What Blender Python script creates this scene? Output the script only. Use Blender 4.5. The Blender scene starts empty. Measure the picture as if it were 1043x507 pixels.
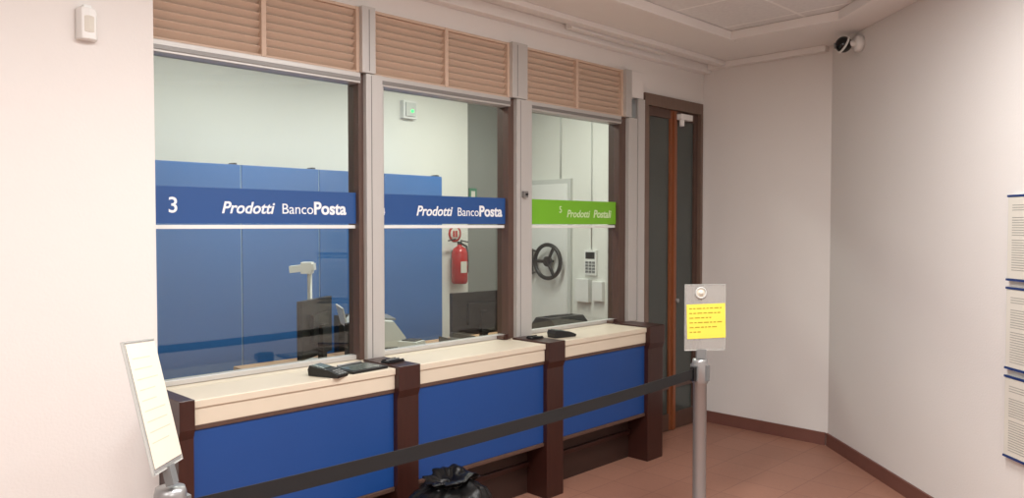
import bpy, bmesh, math, random
from mathutils import Matrix, Vector, noise
random.seed(3)
sc=bpy.context.scene
sc.view_settings.view_transform='Standard'
sc.view_settings.look='None'

# ---------------- materials ----------------
def srgb(c):
    return tuple(((v/255)/12.92 if v/255<=0.04045 else (((v/255)+0.055)/1.055)**2.4) for v in c)+(1,)
def mat(name,c,rough=0.5,metal=0.0,var=0.06,scale=6.0,bump=0.0,bscale=60,stretch=None,emit=None,estr=0,spec=0.5,c2=None):
    m=bpy.data.materials.new(name); m.use_nodes=True
    nt=m.node_tree; b=nt.nodes['Principled BSDF']
    b.inputs['Roughness'].default_value=rough; b.inputs['Metallic'].default_value=metal
    b.inputs['Specular IOR Level'].default_value=spec
    tc=nt.nodes.new('ShaderNodeTexCoord'); mp=nt.nodes.new('ShaderNodeMapping')
    nt.links.new(tc.outputs['Object'],mp.inputs[0])
    if stretch: mp.inputs['Scale'].default_value=stretch
    n=nt.nodes.new('ShaderNodeTexNoise'); n.inputs['Scale'].default_value=scale; n.inputs['Detail'].default_value=4
    nt.links.new(mp.outputs[0],n.inputs['Vector'])
    mx=nt.nodes.new('ShaderNodeMix'); mx.data_type='RGBA'
    a=srgb(c)
    if c2: a2=srgb(c2)
    else: a2=tuple(max(0,v*(1-2*var)) for v in a[:3])+(1,)
    mx.inputs[6].default_value=a; mx.inputs[7].default_value=a2
    nt.links.new(n.outputs['Fac'],mx.inputs[0]); nt.links.new(mx.outputs[2],b.inputs['Base Color'])
    if bump:
        n2=nt.nodes.new('ShaderNodeTexNoise'); n2.inputs['Scale'].default_value=bscale
        nt.links.new(mp.outputs[0],n2.inputs['Vector'])
        bp=nt.nodes.new('ShaderNodeBump'); bp.inputs['Strength'].default_value=bump; bp.inputs['Distance'].default_value=0.01
        nt.links.new(n2.outputs['Fac'],bp.inputs['Height']); nt.links.new(bp.outputs[0],b.inputs['Normal'])
    if emit:
        b.inputs['Emission Color'].default_value=srgb(emit); b.inputs['Emission Strength'].default_value=estr
    return m
def brickmat(name,c,c2,mort,sz,mw,rough,spec=0.5):
    m=bpy.data.materials.new(name); m.use_nodes=True
    nt=m.node_tree; b=nt.nodes['Principled BSDF']; b.inputs['Roughness'].default_value=rough
    b.inputs['Specular IOR Level'].default_value=spec
    tc=nt.nodes.new('ShaderNodeTexCoord'); br=nt.nodes.new('ShaderNodeTexBrick')
    br.offset=0; br.squash=1
    br.inputs['Scale'].default_value=1; br.inputs['Brick Width'].default_value=sz; br.inputs['Row Height'].default_value=sz
    br.inputs['Mortar Size'].default_value=mw; br.inputs['Mortar Smooth'].default_value=0.2
    br.inputs['Color1'].default_value=srgb(c); br.inputs['Color2'].default_value=srgb(c2); br.inputs['Mortar'].default_value=srgb(mort)
    nt.links.new(tc.outputs['Object'],br.inputs['Vector'])
    n=nt.nodes.new('ShaderNodeTexNoise'); n.inputs['Scale'].default_value=40; nt.links.new(tc.outputs['Object'],n.inputs['Vector'])
    mx=nt.nodes.new('ShaderNodeMix'); mx.data_type='RGBA'; mx.blend_type='MULTIPLY'
    mx.inputs[0].default_value=0.15
    nt.links.new(br.outputs['Color'],mx.inputs[6]); nt.links.new(n.outputs['Fac'],mx.inputs[7])
    nt.links.new(mx.outputs[2],b.inputs['Base Color'])
    return m
def glassmat(name,tint=(244,247,243),base=0.065,grz=0.5,rough=0.02,haze=0.0):
    m=bpy.data.materials.new(name); m.use_nodes=True; nt=m.node_tree
    for n in list(nt.nodes): nt.nodes.remove(n)
    o=nt.nodes.new('ShaderNodeOutputMaterial'); t=nt.nodes.new('ShaderNodeBsdfTransparent'); g=nt.nodes.new('ShaderNodeBsdfGlossy')
    t.inputs[0].default_value=srgb(tint); g.inputs['Roughness'].default_value=rough
    lw=nt.nodes.new('ShaderNodeLayerWeight'); lw.inputs[0].default_value=0.5
    p=nt.nodes.new('ShaderNodeMath'); p.operation='POWER'; p.inputs[1].default_value=4
    ml=nt.nodes.new('ShaderNodeMath'); ml.operation='MULTIPLY_ADD'; ml.inputs[1].default_value=grz; ml.inputs[2].default_value=base
    nt.links.new(lw.outputs['Facing'],p.inputs[0]); nt.links.new(p.outputs[0],ml.inputs[0])
    src=t.outputs[0]
    if haze:
        df=nt.nodes.new('ShaderNodeBsdfDiffuse'); df.inputs[0].default_value=srgb((225,222,218)); m2=nt.nodes.new('ShaderNodeMixShader'); m2.inputs[0].default_value=haze
        nt.links.new(t.outputs[0],m2.inputs[1]); nt.links.new(df.outputs[0],m2.inputs[2]); src=m2.outputs[0]
    mx=nt.nodes.new('ShaderNodeMixShader')
    nt.links.new(ml.outputs[0],mx.inputs[0]); nt.links.new(src,mx.inputs[1]); nt.links.new(g.outputs[0],mx.inputs[2])
    nt.links.new(mx.outputs[0],o.inputs[0]); return m

M={}
M['wall']=mat('plaster_wall',(230,226,222),0.9,var=0.02,scale=2,bump=0.08,bscale=90,spec=0.2)
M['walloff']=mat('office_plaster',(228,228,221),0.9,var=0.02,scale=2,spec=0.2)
M['walldim']=mat('office_shaded_plaster',(140,143,139),0.9,var=0.03,scale=2,spec=0.2)  # shade of the recess put into a darker copy of the office plaster
M['soffit']=mat('soffit_plaster',(240,237,234),0.85,var=0.02,scale=3,spec=0.2)
M['ceil']=brickmat('ceiling_tile',(236,235,234),(232,231,230),(252,251,249),0.6,0.012,0.9,0.2)
M['floor']=brickmat('terracotta_floor',(168,122,103),(161,116,98),(146,104,90),0.3,0.004,0.5,0.3)
M['base']=mat('baseboard_tile',(120,78,68),0.5,var=0.08,scale=10)
M['alu']=mat('brushed_aluminium',(198,195,191),0.4,0.3,var=0.03,scale=20,stretch=(8,8,0.5))
M['alud']=mat('aluminium_dark',(140,137,134),0.45,0.4)  # darker aluminium tone for thin strips, end jamb and lock
M['louv']=mat('louver_wood',(208,182,161),0.55,var=0.05,scale=8,stretch=(1,6,6))
M['louvb']=mat('louver_back',(126,100,84),0.8)
M['brown']=mat('dark_brown_wood',(96,72,62),0.4,var=0.2,scale=10,stretch=(6,6,0.8))
M['mahog']=mat('mahogany_wood',(64,33,27),0.32,var=0.25,scale=9,stretch=(6,6,0.8))
M['orange']=mat('orange_wood',(146,86,52),0.35,var=0.15,scale=9,stretch=(6,6,0.8))
M['frame']=mat('door_frame_wood',(120,98,85),0.4,var=0.15,scale=9,stretch=(6,6,0.8))
M['plinth']=mat('plinth_wood',(58,38,32),0.45,var=0.2,scale=8)
M['cream']=mat('cream_laminate',(216,204,184),0.4,var=0.03,scale=5)
M['bluep']=mat('blue_laminate',(18,68,136),0.5,var=0.06,scale=3)
M['cab']=mat('blue_cabinet',(46,106,174),0.5,var=0.05,scale=2)
M['seam']=mat('cabinet_seam',(140,172,200),0.5)
M['signb']=mat('sign_blue',(34,78,140),0.4,var=0.03)
M['signg']=mat('sign_green',(120,188,40),0.4,var=0.03)
M['white']=mat('white_plastic',(235,235,232),0.4,var=0.02)
M['text']=mat('sign_white',(240,242,245),0.5,var=0.01)
M['textg']=mat('sign_faded_white',(215,236,190),0.5,var=0.01)
M['black']=mat('black_plastic',(20,20,22),0.4,var=0.1)
M['blackg']=mat('black_gloss',(10,10,12),0.12,var=0.1)
M['screen']=mat('lcd_grey',(96,108,104),0.2,var=0.03)
M['grey']=mat('grey_plastic',(120,122,122),0.45)
M['lgrey']=mat('light_grey_plastic',(204,206,202),0.5,var=0.03)
M['greend']=mat('green_plastic',(60,130,100),0.5)
M['chrome']=mat('satin_steel',(160,160,160),0.35,0.6,var=0.03)
M['belt']=mat('black_webbing',(20,20,22),0.75,var=0.2,scale=120)
M['red']=mat('red_enamel',(190,28,28),0.25,var=0.05)
M['led']=mat('green_led',(60,255,120),0.4,emit=(60,255,120),estr=2.0)
M['wood']=mat('desk_beech',(190,150,112),0.45,var=0.08,scale=6,stretch=(0.6,6,6))
M['yellow']=mat('yellow_paper',(238,220,84),0.7,var=0.02)
M['ink']=mat('ink_ochre',(176,150,40),0.8)
M['inkd']=mat('ink_grey',(168,166,158),0.8)
M['inkl']=mat('ink_light',(206,196,174),0.8)
M['paper']=mat('paper_white',(220,216,205),0.8,var=0.02)
M['card']=mat('cream_card',(226,216,198),0.8,var=0.02)
M['navy']=mat('navy_frame',(38,62,120),0.4)
M['doorglass']=mat('dark_tinted_glass',(74,80,76),0.12,var=0.15,scale=2)
M['bag']=mat('black_polythene',(12,12,13),0.38,var=0.2,bump=0.7,bscale=18,spec=0.4)
M['emit']=mat('lamp_diffuser',(255,250,240),0.6,emit=(255,250,245),estr=3.0)
M['glass']=glassmat('window_glass')
M['acryl']=glassmat('acrylic',(236,236,234),0.05,0.4,0.12,haze=0.25)

# ---------------- builder ----------------
class B:
    def __init__(s,name): s.name=name; s.bm=bmesh.new(); s.mats=[]
    def mi(s,m):
        mm=M[m]
        if mm not in s.mats: s.mats.append(mm)
        return s.mats.index(mm)
    def add(s,verts,faces,m,T=None,smooth=False):
        T=T or Matrix(); vs=[s.bm.verts.new(T@Vector(v)) for v in verts]; i=s.mi(m)
        for f in faces:
            try: fc=s.bm.faces.new([vs[k] for k in f])
            except ValueError: continue
            fc.material_index=i; fc.smooth=smooth
        return s
    def box(s,x0,x1,y0,y1,z0,z1,m,T=None):
        v=[(x0,y0,z0),(x1,y0,z0),(x1,y1,z0),(x0,y1,z0),(x0,y0,z1),(x1,y0,z1),(x1,y1,z1),(x0,y1,z1)]
        return s.add(v,[(0,3,2,1),(4,5,6,7),(0,1,5,4),(1,2,6,5),(2,3,7,6),(3,0,4,7)],m,T)
    def prism(s,pts,z0,z1,m,T=None,smooth=False):
        n=len(pts); v=[(p[0],p[1],z0) for p in pts]+[(p[0],p[1],z1) for p in pts]
        f=[tuple(reversed(range(n))),tuple(range(n,2*n))]+[(i,(i+1)%n,n+(i+1)%n,n+i) for i in range(n)]
        return s.add(v,f,m,T)
    def lathe(s,prof,m,T=None,seg=28,smooth=True):
        v=[];f=[]
        for r,z in prof:
            for k in range(seg):
                a=2*math.pi*k/seg; v.append((r*math.cos(a),r*math.sin(a),z))
        for j in range(len(prof)-1):
            for k in range(seg):
                f.append((j*seg+k,j*seg+(k+1)%seg,(j+1)*seg+(k+1)%seg,(j+1)*seg+k))
        if prof[0][0]>1e-5: f.append(tuple(reversed(range(seg))))
        if prof[-1][0]>1e-5: f.append(tuple(range((len(prof)-1)*seg,len(prof)*seg)))
        return s.add(v,f,m,T,smooth)
    def cyl(s,r,z0,z1,m,T=None,seg=24):
        return s.lathe([(r*0.999,z0),(r,z0+1e-4),(r,z1-1e-4),(r*0.999,z1)],m,T,seg)
    def tube(s,pts,r,m,seg=8):
        pts=[Vector(p) for p in pts]
        for a,b in zip(pts[:-1],pts[1:]):
            d=b-a; q=d.to_track_quat('Z','Y').to_matrix().to_4x4()
            s.lathe([(r,0),(r,d.length)],m,Matrix.Translation(a)@q,seg)
        return s
    def torus(s,R,r,m,T=None,a=40,b=10):
        v=[];f=[]
        for i in range(a):
            t=2*math.pi*i/a
            for j in range(b):
                p=2*math.pi*j/b; v.append(((R+r*math.cos(p))*math.cos(t),(R+r*math.cos(p))*math.sin(t),r*math.sin(p)))
        for i in range(a):
            for j in range(b):
                f.append((i*b+j,((i+1)%a)*b+j,((i+1)%a)*b+(j+1)%b,i*b+(j+1)%b))
        return s.add(v,f,m,T,True)
    def done(s,loc=(0,0,0),rz=0,mw=None,bevel=0.0,parent=None):
        bmesh.ops.remove_doubles(s.bm,verts=s.bm.verts,dist=1e-6)
        bmesh.ops.recalc_face_normals(s.bm,faces=s.bm.faces)
        me=bpy.data.meshes.new(s.name)
        if mw is None and loc==(0,0,0) and rz==0:
            c=sum((v.co for v in s.bm.verts),Vector())/len(s.bm.verts)
            bmesh.ops.translate(s.bm,verts=s.bm.verts,vec=-c); mw=Matrix.Translation(c)
        s.bm.to_mesh(me); s.bm.free()
        for m in s.mats: me.materials.append(m)
        o=bpy.data.objects.new(s.name,me); sc.collection.objects.link(o)
        o.matrix_world=mw if mw is not None else Matrix.Translation(loc)@Matrix.Rotation(rz,4,'Z')
        if bevel:
            b=o.modifiers.new('bevel','BEVEL'); b.width=bevel; b.segments=2; b.limit_method='ANGLE'; b.angle_limit=math.radians(50)
        if parent:
            o.parent=parent; o.matrix_parent_inverse=parent.matrix_world.inverted()
        return o
def RX(a): return Matrix.Rotation(math.radians(a),4,'X')
def RY(a): return Matrix.Rotation(math.radians(a),4,'Y')
def RZ(a): return Matrix.Rotation(math.radians(a),4,'Z')
def TR(x,y,z): return Matrix.Translation((x,y,z))

def text(name,body,x0,x1,zb,y,m,bold=0.0,shear=0.0,parent=None,h=None):
    cu=bpy.data.curves.new(name,'FONT'); cu.body=body; cu.size=0.1; cu.shear=shear; cu.offset=bold; cu.extrude=0.0006
    o=bpy.data.objects.new(name,cu); sc.collection.objects.link(o); bpy.context.view_layer.update()
    dg=bpy.context.evaluated_depsgraph_get(); me=bpy.data.meshes.new_from_object(o.evaluated_get(dg))
    bpy.data.objects.remove(o)
    xs=[v.co.x for v in me.vertices]; w=max(xs)-min(xs); sx=(x1-x0)/w; sy=sx if h is None else h
    for v in me.vertices: v.co.x=(v.co.x-min(xs))*sx; v.co.y*=sy
    me.materials.clear(); me.materials.append(M[m])
    o=bpy.data.objects.new(name,me); sc.collection.objects.link(o)
    o.matrix_world=TR(x0,y,zb)@RX(90)
    if parent:
        o.parent=parent; o.matrix_parent_inverse=parent.matrix_world.inverted()
    return o

# ---------------- room ----------------
CAM=Vector((0,-3.45,1.65)); F=Vector((0.712,0.702,0)).normalized(); R=Vector((F.y,-F.x,0))
B('floor').box(-2.7,6.5,-6.6,2.75,-0.1,0,'floor').done()
B('wall_front_left').box(-2.6,1.25,-0.15,0.10,0,3.03,'wall').done()
B('wall_front_top').box(1.25,4.90,0.0,0.10,2.795,3.03,'wall').done()
B('wall_front_over_door').box(4.90,5.79,0.0,0.10,2.665,3.03,'wall').done()
B('wall_front_right').box(5.745,6.4,0.0,0.10,0,2.665,'wall').done()
B('wall_front_low').box(1.25,4.79,-0.05,0.10,0,0.86,'wall').done()
B('trim_sill').box(1.25,4.79,-0.05,0.12,0.86,0.94,'cream').done()
B('wall_back').box(5.79,5.92,-1.11,0.0,0,3.03,'wall').done()
C=Vector((5.79,-1.076,0)); ang=math.atan2(-0.723,-0.691)
rwM=Matrix.Translation(C)@Matrix.Rotation(ang,4,'Z')
B('wall_right').box(-0.02,7.4,0.0,0.12,0,3.03,'wall').done(mw=rwM)
B('wall_rear').box(-2.6,0.9,-6.5,-6.4,0,3.03,'wall').done()
B('wall_left').box(-2.7,-2.6,-6.5,0.1,0,3.03,'wall').done()
B('ceiling').box(-2.7,5.95,-6.6,0.10,3.03,3.09,'ceil').done(loc=(0.12,0.0,0.0))
d=Vector((-0.691,-0.723)); nn=Vector((-0.723,0.691)); c2=Vector((5.79,-1.076))
def rp(s,off): p=c2+d*s+nn*off; return (p.x,p.y)
b=B('trim_soffit')
b.prism([(-2.6,0),(5.79,0),(5.79,-1.076),rp(7,0),rp(7,0.28),(5.06,-1.435),(5.06,-0.64),(-2.6,-0.64)],2.985,3.029,'soffit')
b.box(-2.6,5.10,-0.67,-0.63,2.966,3.028,'soffit')
b.box(5.03,5.07,-1.46,-0.665,2.967,3.028,'soffit')
b.box(0.78,6.9,-0.31,-0.27,2.965,3.028,'soffit',rwM)
b.box(1.26,5.785,-0.07,-0.001,2.915,2.984,'soffit')
b.box(1.26,5.785,-0.24,-0.17,2.95,2.984,'soffit')
b.box(3.9,5.0,-0.15,-0.10,2.94,2.984,'soffit')
b.box(5.72,5.788,-1.05,-0.071,2.94,2.984,'soffit')
b.done(bevel=0.003)
B('baseboard_back').box(5.775,5.79,-1.06,0.0,0,0.095,'base').done()
B('baseboard_right').box(0.0,7.2,-0.015,0.0,0,0.095,'base').done(mw=rwM)
B('baseboard_front').box(-2.6,1.24,-0.165,-0.15,0,0.095,'base').done()
B('baseboard_left').box(-2.6,-2.585,-6.4,-0.17,0,0.095,'base').done()
# office shell
B('wall_office_back').box(0.4,5.475,2.6,2.75,0,3.2,'walloff').done()
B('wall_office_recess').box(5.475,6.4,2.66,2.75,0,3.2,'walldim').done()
B('wall_office_right').box(6.3,6.4,0.1,2.66,0,3.2,'walloff').done()
B('wall_office_left').box(0.3,0.4,0.1,2.75,0,3.2,'walloff').done()
B('ceiling_office').box(0.3,6.4,0.1,2.75,3.2,3.26,'walloff').done()
B('wall_office_front').box(0.3,6.4,0.02,0.1,3.03,3.2,'walloff').done()

# ---------------- window screens / louvers ----------------
bays=[(1.27,2.343,2.372,2.475),(2.475,3.455,3.503,3.64),(3.64,4.605,4.685,4.895)]
for i,(a,c,dd,e) in enumerate(bays):
    b=B('window_%d'%(i+1))
    b.box(a,c,-0.03,0.07,2.395,2.448,'alu')
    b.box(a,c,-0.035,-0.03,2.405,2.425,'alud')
    b.box(a,a+0.022,-0.02,0.07,0.942,2.395,'alu')
    b.box(a+0.022,c,0.025,0.065,1.637,1.655,'white')
    b.box(a+0.022,c,0.02,0.07,0.942,0.965,'alu')
    b.box(c,dd,-0.01,0.09,0.942,2.448,'brown')
    b.box(a+0.022,c,0.046,0.05,0.965,1.637,'glass')
    b.box(a+0.022,c,0.036,0.04,1.655,2.395,'glass')
    if i<2:
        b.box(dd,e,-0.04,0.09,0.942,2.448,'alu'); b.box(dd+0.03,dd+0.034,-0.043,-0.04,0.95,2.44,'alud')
    else:
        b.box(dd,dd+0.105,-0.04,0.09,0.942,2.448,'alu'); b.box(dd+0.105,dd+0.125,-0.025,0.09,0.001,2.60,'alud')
        b.box(dd+0.125,e,-0.035,0.09,0.001,2.60,'alu')
    b.done(bevel=0.002)
    lx0=a if i==0 else a-0.05
    lx1=c if i<2 else c+0.03
    b=B('louver_vent')
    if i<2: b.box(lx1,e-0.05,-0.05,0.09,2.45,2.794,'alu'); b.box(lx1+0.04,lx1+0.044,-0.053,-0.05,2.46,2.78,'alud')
    else: b.box(lx1,lx1+0.07,-0.05,0.09,2.45,2.794,'alu'); b.box(lx1+0.07,e,-0.02,0.09,2.605,2.794,'wall')
    b.box(lx0,lx1,0.05,0.07,2.45,2.79,'louvb')
    b.box(lx0,lx1,-0.02,0.05,2.775,2.79,'louv'); b.box(lx0,lx1,-0.02,0.05,2.45,2.46,'louv')
    xm=(lx0+lx1)/2
    for xx in (lx0,lx1-0.02,xm-0.012): b.box(xx,xx+(0.024 if xx==xm-0.012 else 0.02),-0.024,0.05,2.45,2.79,'louv')
    n=8
    for k in range(n):
        z=2.462+ (k+0.5)*(0.312/n)
        T=TR(0,0.012,z)@RX(-48)
        b.box(lx0+0.02,lx1-0.02,-0.026,0.026,-0.004,0.004,'louv',T)
    b.done(bevel=0.0015)
def sign(i,x0,x1,m):
    return B('window_sign').box(x0,x1,0.015,0.022,1.662,1.825,m).done()
s1=sign(0,1.295,2.34,'signb')
text('digit','3',1.368,1.405,1.71,0.0145,'text',0.001,0,s1)
text('word_1','Prodotti',1.609,1.875,1.71,0.0145,'text',0.002,0.25,s1)
text('word_2','Banco',1.915,2.085,1.71,0.0145,'text',0,0,s1)
text('word_3','Posta',2.09,2.28,1.71,0.0145,'text',0.003,0,s1)
s2=sign(1,2.50,3.452,'signb')
text('word_1','Prodotti',2.745,3.015,1.71,0.0145,'text',0.002,0.25,s2)
text('word_2','Banco',3.055,3.225,1.71,0.0145,'text',0,0,s2)
text('word_3','Posta',3.23,3.425,1.71,0.0145,'text',0.003,0,s2)
text('digit','4',2.503,2.528,1.71,0.0145,'text',0.001,0,s2)
s3=sign(2,3.665,4.60,'signg')
text('word_1','Prodotti',4.05,4.30,1.71,0.0145,'textg',0.001,0.25,s3)
text('word_2','Postali',4.34,4.545,1.71,0.0145,'textg',0.002,0.2,s3)
text('digit','5',3.97,3.995,1.74,0.0145,'textg',0,0,s3)
b=B('window_latch'); b.box(3.38,3.45,-0.035,0.018,0.942,0.962,'brown'); b.box(3.39,3.415,-0.05,-0.035,0.942,0.975,'mahog'); b.done(bevel=0.002)
b=B('window_latch'); b.box(4.50,4.58,-0.035,0.018,0.942,0.962,'brown'); b.box(4.51,4.54,-0.05,-0.035,0.942,0.975,'mahog'); b.done(bevel=0.002)
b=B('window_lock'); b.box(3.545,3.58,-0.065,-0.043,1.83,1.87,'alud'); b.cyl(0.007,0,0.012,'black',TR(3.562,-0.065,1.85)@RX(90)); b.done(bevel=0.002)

# ---------------- counter ----------------
b=B('service_counter')
posts=[(1.252,1.315),(2.335,2.47),(3.45,3.60),(4.50,4.685)]
SW=Matrix(((0,0,1,0),(1,0,0,0),(0,1,0,0),(0,0,0,1)))
for p0,p1 in posts:
    b.prism([(-0.345,0.0),(-0.345,0.79),(-0.36,0.83),(-0.36,0.95),(-0.051,0.95),(-0.051,0.0)],p0,p1,'mahog',SW)
for k in range(3):
    x0=posts[k][1]; x1=posts[k+1][0]
    b.box(x0,x1,-0.325,-0.051,0.835,0.94,'cream')
    b.box(x0,x1,-0.333,-0.322,0.908,0.94,'cream')
    b.box(x0,x1,-0.322,-0.295,0.815,0.835,'brown')
    b.box(x0,x1,-0.315,-0.295,0.34,0.815,'bluep')
    b.box(x0,x1,-0.322,-0.285,0.318,0.34,'brown')
    b.box(x0,x1,-0.285,-0.051,0.30,0.318,'plinth')
    b.box(x0,x1,-0.18,-0.15,0.0,0.30,'plinth')
    b.box(x0,x1,-0.20,-0.18,0.17,0.20,'mahog')
b.done(bevel=0.003)

# ---------------- door ----------------
b=B('door_1')
x0,x1=4.905,5.735
b.box(x0,x0+0.05,-0.03,0.09,0,2.66,'frame'); b.box(x1-0.035,x1,-0.03,0.09,0,2.66,'frame'); b.box(x0+0.05,x1-0.035,-0.03,0.09,2.57,2.66,'frame')
xm=5.34
for (l,r) in ((x0+0.05,xm),(xm,x1-0.035)):
    b.box(l,l+0.05,-0.0,0.05,0.01,2.57,'brown' if l<xm else 'orange'); b.box(r-0.05,r,-0.0,0.05,0.01,2.57,'orange' if l<xm else 'brown')
    b.box(l+0.05,r-0.05,0,0.05,2.50,2.57,'brown'); b.box(l+0.05,r-0.05,0,0.05,0.01,0.14,'brown')
    b.box(l+0.05,r-0.05,0.015,0.03,0.14,2.50,'doorglass')
    b.box(l+0.05,r-0.05,0,0.05,0.34,0.38,'brown')
b.box(xm-0.015,xm+0.015,-0.018,0.0,0.01,2.56,'orange')
b.box(xm+0.03,xm+0.2,-0.05,-0.002,2.50,2.545,'white')
b.cyl(0.02,0,0.05,'white',TR(xm+0.07,-0.03,2.45))
b.cyl(0.018,0,0.03,'chrome',TR(xm+0.03,-0.001,1.05)@RX(90))
b.done(bevel=0.002)

# ---------------- office interior ----------------
b=B('blue_cabinet_row')
xs=[0.74,1.39,2.035,2.68,3.335,3.965,4.617]
for k in range(6):
    b.box(xs[k]+0.006,xs[k+1]-0.006,2.0,2.4,0.06,2.10,'cab')
    b.box(xs[k+1]-0.007,xs[k+1]+0.007,2.01,2.39,0.06,2.095,'seam')
    b.box(xs[k+1]-0.05,xs[k+1]-0.02,2.02,2.10,2.10,2.115,'black')
b.box(xs[0],xs[-1],2.03,2.38,0,0.06,'black')
b.done(bevel=0.003)

def desk(x0,x1,y0,y1):
    b=B('office_desk'); b.box(x0,x1,y0,y1,0.725,0.75,'wood')
    for xx in (x0+0.03,x1-0.07):
        b.box(xx,xx+0.04,y0+0.05,y0+0.09,0,0.725,'grey'); b.box(xx,xx+0.04,y1-0.09,y1-0.05,0,0.725,'grey'); b.box(xx,xx+0.04,y0+0.09,y1-0.09,0.68,0.725,'grey')
    b.box(x0+0.1,x1-0.1,y0+0.06,y0+0.075,0.35,0.72,'lgrey'); b.done(bevel=0.003)
desk(2.27,3.62,0.45,1.30); desk(3.66,5.2,0.45,1.30)

def monitor(x,y,rz,w=0.5,h=0.30,zc=0.98,tilt=0,z0=0.75):
    b=B('computer_monitor')
    T=TR(0,0,zc-z0)@RX(tilt)
    b.box(-w/2,w/2,-0.02,0.015,-h/2,h/2,'black',T); b.box(-w/2+0.015,w/2-0.015,0.0152,0.017,-h/2+0.02,h/2-0.015,'blackg',T)
    b.box(-w/4,w/4,-0.045,-0.02,-h/4,h/4,'black',T)
    b.box(-0.03,0.03,-0.07,-0.035,0.01,zc-z0+0.02,'black'); b.lathe([(0.10,0),(0.10,0.01),(0.05,0.02)],'black',TR(0,-0.04,0))
    b.done(loc=(x,y,z0),rz=math.radians(rz),bevel=0.004)
monitor(2.61,0.88,33,0.42,0.36,1.01)
monitor(4.13,0.98,-4,0.56,0.33,0.975)
monitor(2.74,0.60,20,0.22,0.26,0.93)
b=B('pole_scanner')
b.lathe([(0.07,0),(0.07,0.012),(0.02,0.02)],'lgrey'); b.cyl(0.016,0.01,0.60,'lgrey')
b.box(-0.06,0.10,-0.045,0.045,0.60,0.645,'white',RY(-6)); b.box(-0.05,0.02,-0.05,0.05,0.585,0.66,'white'); b.box(-0.055,-0.05,-0.03,0.03,0.60,0.64,'grey')
b.done(loc=(2.72,1.12,0.75),rz=math.radians(-40),bevel=0.006)
b=B('desk_printer')
b.prism([(-0.17,0),(0.17,0),(0.17,0.15),(0.09,0.26),(-0.13,0.28),(-0.17,0.22)],-0.24,0.24,'lgrey',RX(90))
b.box(-0.10,0.12,-0.15,0.15,0.0,0.012,'grey',TR(0.0,0,0.27)@RY(6))
b.box(-0.15,-0.14,-0.16,0.16,0.26,0.40,'lgrey',RY(-14)); b.box(0.165,0.19,-0.14,0.14,0.06,0.12,'black')
b.box(-0.06,0.02,-0.242,-0.24,0.16,0.22,'greend'); b.box(-0.12,0.12,-0.243,-0.24,0.05,0.09,'black')
b.done(loc=(3.15,1.0,0.75),rz=math.radians(-25),bevel=0.008)
b=B('receipt_printer')
b.prism([(-0.08,0),(0.08,0),(0.08,0.10),(0.03,0.15),(-0.08,0.15)],-0.07,0.07,'lgrey',RX(90)); b.box(-0.03,0.03,-0.072,-0.07,0.04,0.1,'greend'); b.box(-0.06,0.03,-0.05,0.05,0.15,0.158,'black')
b.done(loc=(3.16,0.58,0.75),rz=0.4,bevel=0.004)
def phone(x,y,rz,z=0.75):
    b=B('desk_telephone')
    b.prism([(-0.1,0),(0.1,0),(0.1,0.03),(-0.1,0.08)],-0.09,0.09,'black',RX(90))
    b.box(-0.1,0.1,-0.085,-0.035,0.07,0.105,'black',RY(12))
    for i in range(4):
        for j in range(3): b.box(-0.03+i*0.028,-0.01+i*0.028,0.0+j*0.025,0.018+j*0.025,0.052,0.066,'grey',RY(13))
    b.done(loc=(x,y,z),rz=math.radians(rz),bevel=0.004)
phone(3.49,0.64,20); phone(3.80,0.88,-10)
b=B('computer_keyboard'); b.box(-0.22,0.22,-0.07,0.07,0,0.022,'black')
for i in range(14):
    for j in range(5): b.box(-0.205+i*0.029,-0.18+i*0.029,-0.06+j*0.024,-0.04+j*0.024,0.022,0.028,'grey')
b.done(loc=(4.2,0.66,0.75),rz=0.1,bevel=0.001)
b=B('document_scanner')
b.prism([(-0.15,0),(0.15,0),(0.15,0.07),(0.08,0.15),(-0.08,0.15),(-0.15,0.08)],-0.21,0.21,'black',RZ(90)@RX(90))
b.box(-0.15,0.15,-0.02,0.04,0.15,0.158,'blackg')
b.done(loc=(4.88,0.80,0.75),rz=0.0,bevel=0.008)
b=B('office_chair')
for k in range(5):
    a=k*2*math.pi/5; b.tube([(0,0,0.10),(0.27*math.cos(a),0.27*math.sin(a),0.07)],0.018,'black'); b.torus(0.02,0.012,'black',TR(0.27*math.cos(a),0.27*math.sin(a),0.032)@RX(90),14,6)
b.cyl(0.025,0.09,0.44,'chrome'); b.box(-0.23,0.23,-0.22,0.22,0.44,0.52,'black'); b.box(-0.03,0.03,0.2,0.24,0.46,0.7,'black'); b.box(-0.21,0.21,0.2,0.26,0.62,0.94,'black')
b.done(loc=(3.62,1.64,0),rz=0.1,bevel=0.02)

b=B('alarm_siren'); b.box(4.60,4.76,2.545,2.599,2.69,2.86,'white'); b.box(4.62,4.74,2.53,2.545,2.71,2.84,'lgrey'); b.cyl(0.014,0,0.01,'led',TR(4.69,2.53,2.76)@RX(90)); b.done(bevel=0.008)
b=B('fire_extinguisher'); K=Matrix.Scale(1.15,4)
b.lathe([(0.0,0.0),(0.06,0.0),(0.072,0.02),(0.072,0.27),(0.055,0.315),(0.02,0.335),(0.02,0.355),(0.0,0.355)],'red',K)
b.cyl(0.022,0.35,0.375,'black',K); b.box(-0.05,0.03,-0.01,0.01,0.375,0.385,'black',K@RY(10)); b.box(-0.06,0.02,-0.01,0.01,0.395,0.405,'black',K@RY(-10))
b.tube([(0.02,0,0.41),(0.095,0,0.38),(0.105,-0.01,0.23),(0.1,-0.01,0.11)],0.011,'black'); b.box(-0.05,0.02,-0.0735,-0.0725,0.10,0.2,'paper',K)
b.box(-0.03,0.03,0.075,0.095,0.2,0.34,'grey')
b.done(loc=(5.27,2.50,1.06))
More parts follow.
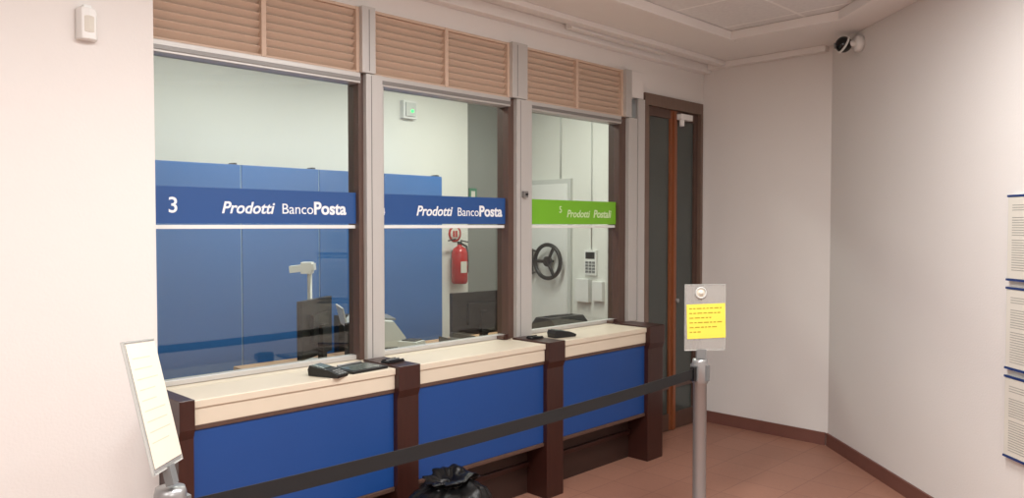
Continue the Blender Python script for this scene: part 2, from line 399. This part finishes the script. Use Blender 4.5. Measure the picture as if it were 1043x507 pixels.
b=B('extinguisher_sign'); T=TR(5.29,2.597,1.57)@RX(90); b.cyl(0.085,0,0.004,'red',T,32); b.cyl(0.062,0.004,0.0055,'paper',T,32); b.box(-0.03,-0.005,-0.035,0.03,0.0055,0.007,'red',T); b.box(0.005,0.03,-0.035,0.03,0.0055,0.007,'red',T); b.done()
b=B('exit_sign'); b.box(5.54,5.64,2.64,2.659,1.93,2.05,'greend'); b.box(5.56,5.615,2.638,2.64,1.95,2.02,'paper'); b.done()
b=B('vault_door')
b.box(6.262,6.299,1.86,2.56,0.15,2.15,'lgrey'); b.box(6.255,6.262,1.9,2.52,0.2,2.1,'white')
T=TR(6.17,2.10,1.27)@RY(90)
b.torus(0.18,0.022,'black',T); b.cyl(0.055,-0.015,0.02,'black',T); b.cyl(0.016,0,0.085,'black',T)
for k in range(3):
    a=math.radians(90+120*k); b.tube([T@Vector((0,0,0)),T@Vector((0.17*math.cos(a),0.17*math.sin(a),0))],0.018,'black')
b.tube([(6.2,2.36,1.12),(6.2,2.36,1.40)],0.02,'black'); b.tube([(6.26,2.36,1.14),(6.2,2.36,1.14)],0.01,'black'); b.tube([(6.26,2.36,1.38),(6.2,2.36,1.38)],0.01,'black')
b.done(bevel=0.002)
b=B('alarm_keypad'); b.box(6.27,6.299,1.52,1.68,1.14,1.40,'white'); b.box(6.267,6.27,1.54,1.66,1.31,1.38,'black')
for i in range(3):
    for j in range(4): b.box(6.265,6.27,1.535+i*0.045,1.57+i*0.045,1.165+j*0.032,1.188+j*0.032,'grey')
b.done(bevel=0.003)
b=B('junction_box'); b.box(6.24,6.299,1.60,1.78,0.86,1.10,'white'); b.box(6.25,6.299,1.43,1.56,0.88,1.08,'white'); b.done(bevel=0.004)
b=B('wall_conduit'); b.tube([(6.288,2.02,2.16),(6.288,2.02,3.19)],0.010,'lgrey'); b.tube([(6.29,1.60,1.41),(6.29,1.60,3.19)],0.006,'lgrey'); b.done()

# ---------------- things on the counter ----------------
def pos(x,y,rz):
    b=B('card_terminal')
    b.prism([(-0.085,0.0),(0.085,0.0),(0.09,0.015),(0.03,0.035),(-0.08,0.05),(-0.09,0.03)],-0.04,0.04,'black',RX(90))
    T=TR(-0.03,0,0.0465)@RY(8); b.box(-0.04,0.03,-0.03,0.03,-0.004,0.001,'screen',T)
    for i in range(3):
        for j in range(3): b.box(i*0.017-0.02,i*0.017-0.008,-0.025+j*0.02,-0.01+j*0.02,-0.002,0.003,'grey',TR(0.06,0,0.0255)@RY(18))
    b.done(loc=(x,y,0.941),rz=math.radians(rz),bevel=0.004)
pos(1.99,-0.265,-70); pos(3.75,-0.20,-10)
b=B('signature_pad'); b.box(-0.11,0.11,-0.085,0.085,0,0.012,'black'); b.box(-0.088,0.088,-0.063,0.063,0.012,0.014,'screen'); b.tube([(-0.08,0.074,0.018),(0.07,0.074,0.018)],0.005,'chrome'); b.done(loc=(2.195,-0.225,0.941),rz=0.08,bevel=0.003)
b=B('pen_tray'); b.box(-0.055,0.055,-0.03,0.03,0,0.008,'black'); b.box(-0.05,0.05,-0.03,-0.026,0.008,0.014,'black'); b.box(-0.05,0.05,0.026,0.03,0.008,0.014,'black'); b.tube([(-0.045,0,0.013),(0.045,0,0.013)],0.004,'grey'); b.done(loc=(2.40,-0.22,0.951),rz=0.15)
b=B('pen_tray'); b.box(-0.045,0.045,-0.03,0.03,0,0.008,'black'); b.box(-0.04,0.04,-0.03,-0.026,0.008,0.014,'black'); b.box(-0.04,0.04,0.026,0.03,0.008,0.014,'black'); b.done(loc=(3.53,-0.17,0.951),rz=-0.1)

# ---------------- wall devices ----------------
b=B('motion_sensor')
b.prism([(-0.036,0.0),(0.036,0.0),(0.036,0.02),(0.026,0.045),(0.0,0.052),(-0.026,0.045),(-0.036,0.02)],-0.06,0.06,'white')
b.prism([(-0.02,0.047),(0.02,0.047),(0.0,0.056)],-0.035,0.03,'paper')
b.box(-0.015,0.015,0.0,0.03,0.06,0.075,'white')
b.done(mw=TR(0.995,-0.15,2.425)@RZ(180),bevel=0.005)
b=B('cctv_camera')
b.lathe([(0.055,0.0),(0.055,0.035),(0.045,0.05),(0.0,0.05)],'white',RX(90)); b.cyl(0.02,0.045,0.09,'white',RX(90))
T=TR(-0.03,-0.11,0.0)
b.lathe([(0.0,-0.055)]+[(0.055*math.sin(math.radians(a)),-0.055*math.cos(math.radians(a))) for a in range(15,180,15)]+[(0.0,0.055)],'blackg',T)
b.torus(0.056,0.007,'white',T@RX(65))
b.cyl(0.02,0.045,0.06,'grey',T@RZ(-20)@RX(95))
b.done(mw=rwM@TR(0.45,0,2.895))
for k,(z0,z1) in enumerate(((1.385,1.80),(0.955,1.355),(0.525,0.925))):
    b=B('notice_board')
    b.box(0,0.62,-0.022,0.0,z0,z1,'lgrey'); b.box(0.0,0.62,-0.028,-0.018,z1-0.010,z1,'navy'); b.box(0.0,0.62,-0.028,-0.018,z0,z0+0.010,'navy')
    b.box(0.006,0.30,-0.025,-0.022,z0+0.012,z1-0.012,'paper'); b.box(0.32,0.60,-0.025,-0.022,z0+0.012,z1-0.012,'paper')
    for p in (0.006,0.32):
        for r in range(28):
            if r in (0,4,5,14): continue
            zz=z1-0.04-r*0.012; b.box(p+0.03,p+0.03+random.uniform(0.15,0.24),-0.0256,-0.025,zz,zz+0.004,'inkd')
    b.done(mw=rwM@TR(2.015,-0.001,0))

# ---------------- queue barrier ----------------
def stanchion(p):
    b=B('queue_stanchion')
    b.lathe([(0.0,0.0),(0.17,0.0),(0.17,0.012),(0.12,0.03),(0.04,0.045),(0.034,0.06),(0.034,0.84),(0.038,0.845),(0.04,0.85),(0.04,0.955),(0.036,0.97),(0.0,0.972)],'chrome',None,32)
    for k in range(4): b.box(-0.012,0.012,0.034,0.05,0.86,0.94,'grey',RZ(90*k))
    b.done(loc=p)
P1=(3.50,-1.355,0); P2=(0.80,-1.41,0)
stanchion(P1); stanchion(P2)
v=[];f=[];n=24
for i in range(n+1):
    t=i/n; xa=P1[0]-0.056; xb=P2[0]+0.052; x=xa+(xb-xa)*t; y=P1[1]+(P2[1]-P1[1])*t; z=0.90-0.02*4*t*(1-t)
    for dy in (-0.0015,0.0015):
        for dz in (-0.025,0.025): v.append((x,y+dy,z+dz))
for i in range(n):
    a=i*4;c=a+4
    f+=[(a,a+1,c+1,c),(a+2,c+2,c+3,a+3),(a+1,a+3,c+3,c+1),(a,c,c+2,a+2)]
f+=[(0,2,3,1),(n*4,n*4+1,n*4+3,n*4+2)]
b=B('retractable_belt'); b.add(v,f,'belt'); b.box(P1[0]-0.075,P1[0]-0.052,P1[1]-0.012,P1[1]+0.012,0.865,0.935,'black'); b.done()

def frame(c,W,U):
    W=W.normalized(); U=(U-W*U.dot(W)).normalized(); N=W.cross(U)
    m=Matrix.Identity(4)
    for i in range(3): m[i][0]=W[i]; m[i][1]=U[i]; m[i][2]=N[i]; m[i][3]=c[i]
    return m
Z=Vector((0,0,1))
c=CAM+F*3.95+R*0.985; c.z=1.185
m=frame(c,R*1.0+F*0.12,Z)
b=B('sign_holder')
b.box(-0.108,0.108,-0.168,0.168,-0.002,0.0,'acryl'); b.box(-0.108,0.108,-0.168,0.168,0.004,0.006,'acryl')
b.box(-0.108,0.108,-0.170,-0.166,-0.002,0.006,'lgrey'); b.box(-0.108,-0.106,-0.168,0.168,-0.002,0.006,'lgrey'); b.box(0.106,0.108,-0.168,0.168,-0.002,0.006,'lgrey'); b.box(-0.108,0.108,0.166,0.168,-0.002,0.006,'lgrey')
b.box(-0.098,0.106,-0.108,0.068,0.0065,0.0075,'yellow',RZ(1.5))
for r,w in enumerate((0.17,0.15,0.12,0.16,0.14,0.05)):
    x=-0.085
    while x<-0.085+w:
        l=random.uniform(0.008,0.03); b.box(x,min(x+l,0.09),0.043-r*0.024,0.049-r*0.024,0.0075,0.008,'ink',RZ(1.5)); x+=l+0.006
b.torus(0.026,0.004,'lgrey',TR(-0.025,0.125,0.009),24,8); b.cyl(0.012,0.006,0.012,'paper',TR(-0.025,0.125,0)); b.cyl(0.025,0.006,0.008,'card',TR(-0.025,0.125,0)); b.box(-0.045,0.005,-0.211,-0.165,-0.006,0.01,'grey')
b.done(mw=m)
c=CAM+F*2.0-R*0.934; c.z=1.19
m=frame(c,F*0.995-R*0.105-Z*0.1,-R*0.25+Z*0.95+F*0.07)
b=B('sign_holder')
b.box(-0.108,0.108,-0.168,0.168,-0.002,0.0,'acryl'); b.box(-0.108,0.108,-0.168,0.168,0.004,0.006,'acryl')
for q in ((-0.108,0.108,-0.170,-0.166),(-0.108,-0.105,-0.168,0.168),(0.105,0.108,-0.168,0.168),(-0.108,0.108,0.165,0.168)): b.box(q[0],q[1],q[2],q[3],-0.002,0.006,'lgrey')
b.box(-0.102,0.102,-0.155,0.16,0.0065,0.0075,'card'); b.box(-0.02,0.02,-0.215,-0.165,-0.008,0.012,'grey')
for r in range(9): b.box(-0.08,random.uniform(0.02,0.07),0.12-r*0.027,0.123-r*0.027,0.0075,0.0078,'inkl')
b.done(mw=m)

# ---------------- slumped black rubbish bag ----------------
prof=[(0.0,0.0),(0.14,0.0),(0.185,0.03),(0.205,0.10),(0.205,0.20),(0.195,0.29),(0.18,0.35),(0.15,0.385),(0.11,0.405),(0.085,0.415),(0.09,0.43),(0.12,0.452),(0.09,0.455),(0.05,0.43),(0.0,0.425)]
pp=[]
for (r0,z0),(r1,z1) in zip(prof[:-1],prof[1:]):
    for k in range(4): t=k/4; pp.append((r0+(r1-r0)*t,z0+(z1-z0)*t))
pp.append(prof[-1])
b=B('trash_bag'); b.lathe(pp,'bag',None,96)
for vv in b.bm.verts:
    p=vv.co.copy(); r=math.hypot(p.x,p.y)
    if p.z>0.005:
        a=math.atan2(p.y,p.x); k=min(1,p.z/0.12)
        q=Vector((math.cos(a)*0.2,math.sin(a)*0.2,p.z))
        fold=abs(noise.noise(Vector((math.cos(a)*2.2,math.sin(a)*2.2,p.z*2.0))))
        ridg=1-2*abs(noise.noise(q*9))
        dd=(0.05*(fold-0.2)+0.022*ridg*(0.4+p.z)+0.006*math.sin(a*17+p.z*14)*min(1,p.z/0.3))*k*min(1,r/0.08)
        vv.co.x+=math.cos(a)*dd+0.15*max(0,p.z-0.3); vv.co.y+=math.sin(a)*dd
        vv.co.z+=(0.045*noise.noise(q*7))*k
b.done(loc=(2.41,-0.645,0))

# ---------------- lamps ----------------
def lamp(x,y,z,w,dd,pw,col,nm):
    b=B(nm); b.box(-w/2-0.03,w/2+0.03,-dd/2-0.03,dd/2+0.03,-0.03,-0.001,'white'); b.box(-w/2,w/2,-dd/2,dd/2,-0.034,-0.03,'emit'); o=b.done(loc=(x,y,z))
    l=bpy.data.lights.new(nm+'_light','AREA'); l.shape='RECTANGLE'; l.size=w; l.size_y=dd; l.energy=pw; l.color=col
    ol=bpy.data.objects.new('light',l); sc.collection.objects.link(ol); ol.location=(x,y,z-0.045)
    bpy.context.view_layer.update(); ol.parent=o; ol.matrix_parent_inverse=o.matrix_world.inverted()
warm=(1.0,0.995,0.98)
lamp(1.4,-2.1,3.03,1.2,0.3,60,warm,'added_fill_lamp')
lamp(-0.7,-2.6,3.03,1.2,0.3,48,warm,'added_fill_lamp')
lamp(0.3,-4.6,3.03,1.2,0.3,58,warm,'added_fill_lamp')
lamp(3.0,-2.25,3.03,0.9,0.3,42,warm,'added_fill_lamp')  # added to brighten the right wall, no known fixture there
cool=(1.0,1.0,0.965)
lamp(2.6,1.2,3.2,1.2,0.3,44,cool,'office_lamp')
lamp(4.8,1.3,3.2,1.2,0.3,47,cool,'office_lamp')
w=bpy.data.worlds.new('World'); sc.world=w; w.use_nodes=True; w.node_tree.nodes['Background'].inputs[0].default_value=(0.8,0.75,0.7,1); w.node_tree.nodes['Background'].inputs[1].default_value=0.1

cam=bpy.data.cameras.new('camera'); co=bpy.data.objects.new('camera',cam); sc.collection.objects.link(co)
co.location=CAM; cam.sensor_width=36; cam.lens=36*790/1043; co.rotation_euler=(math.radians(90-1.7),0,math.radians(44.6-90)); cam.clip_start=0.05
sc.camera=co
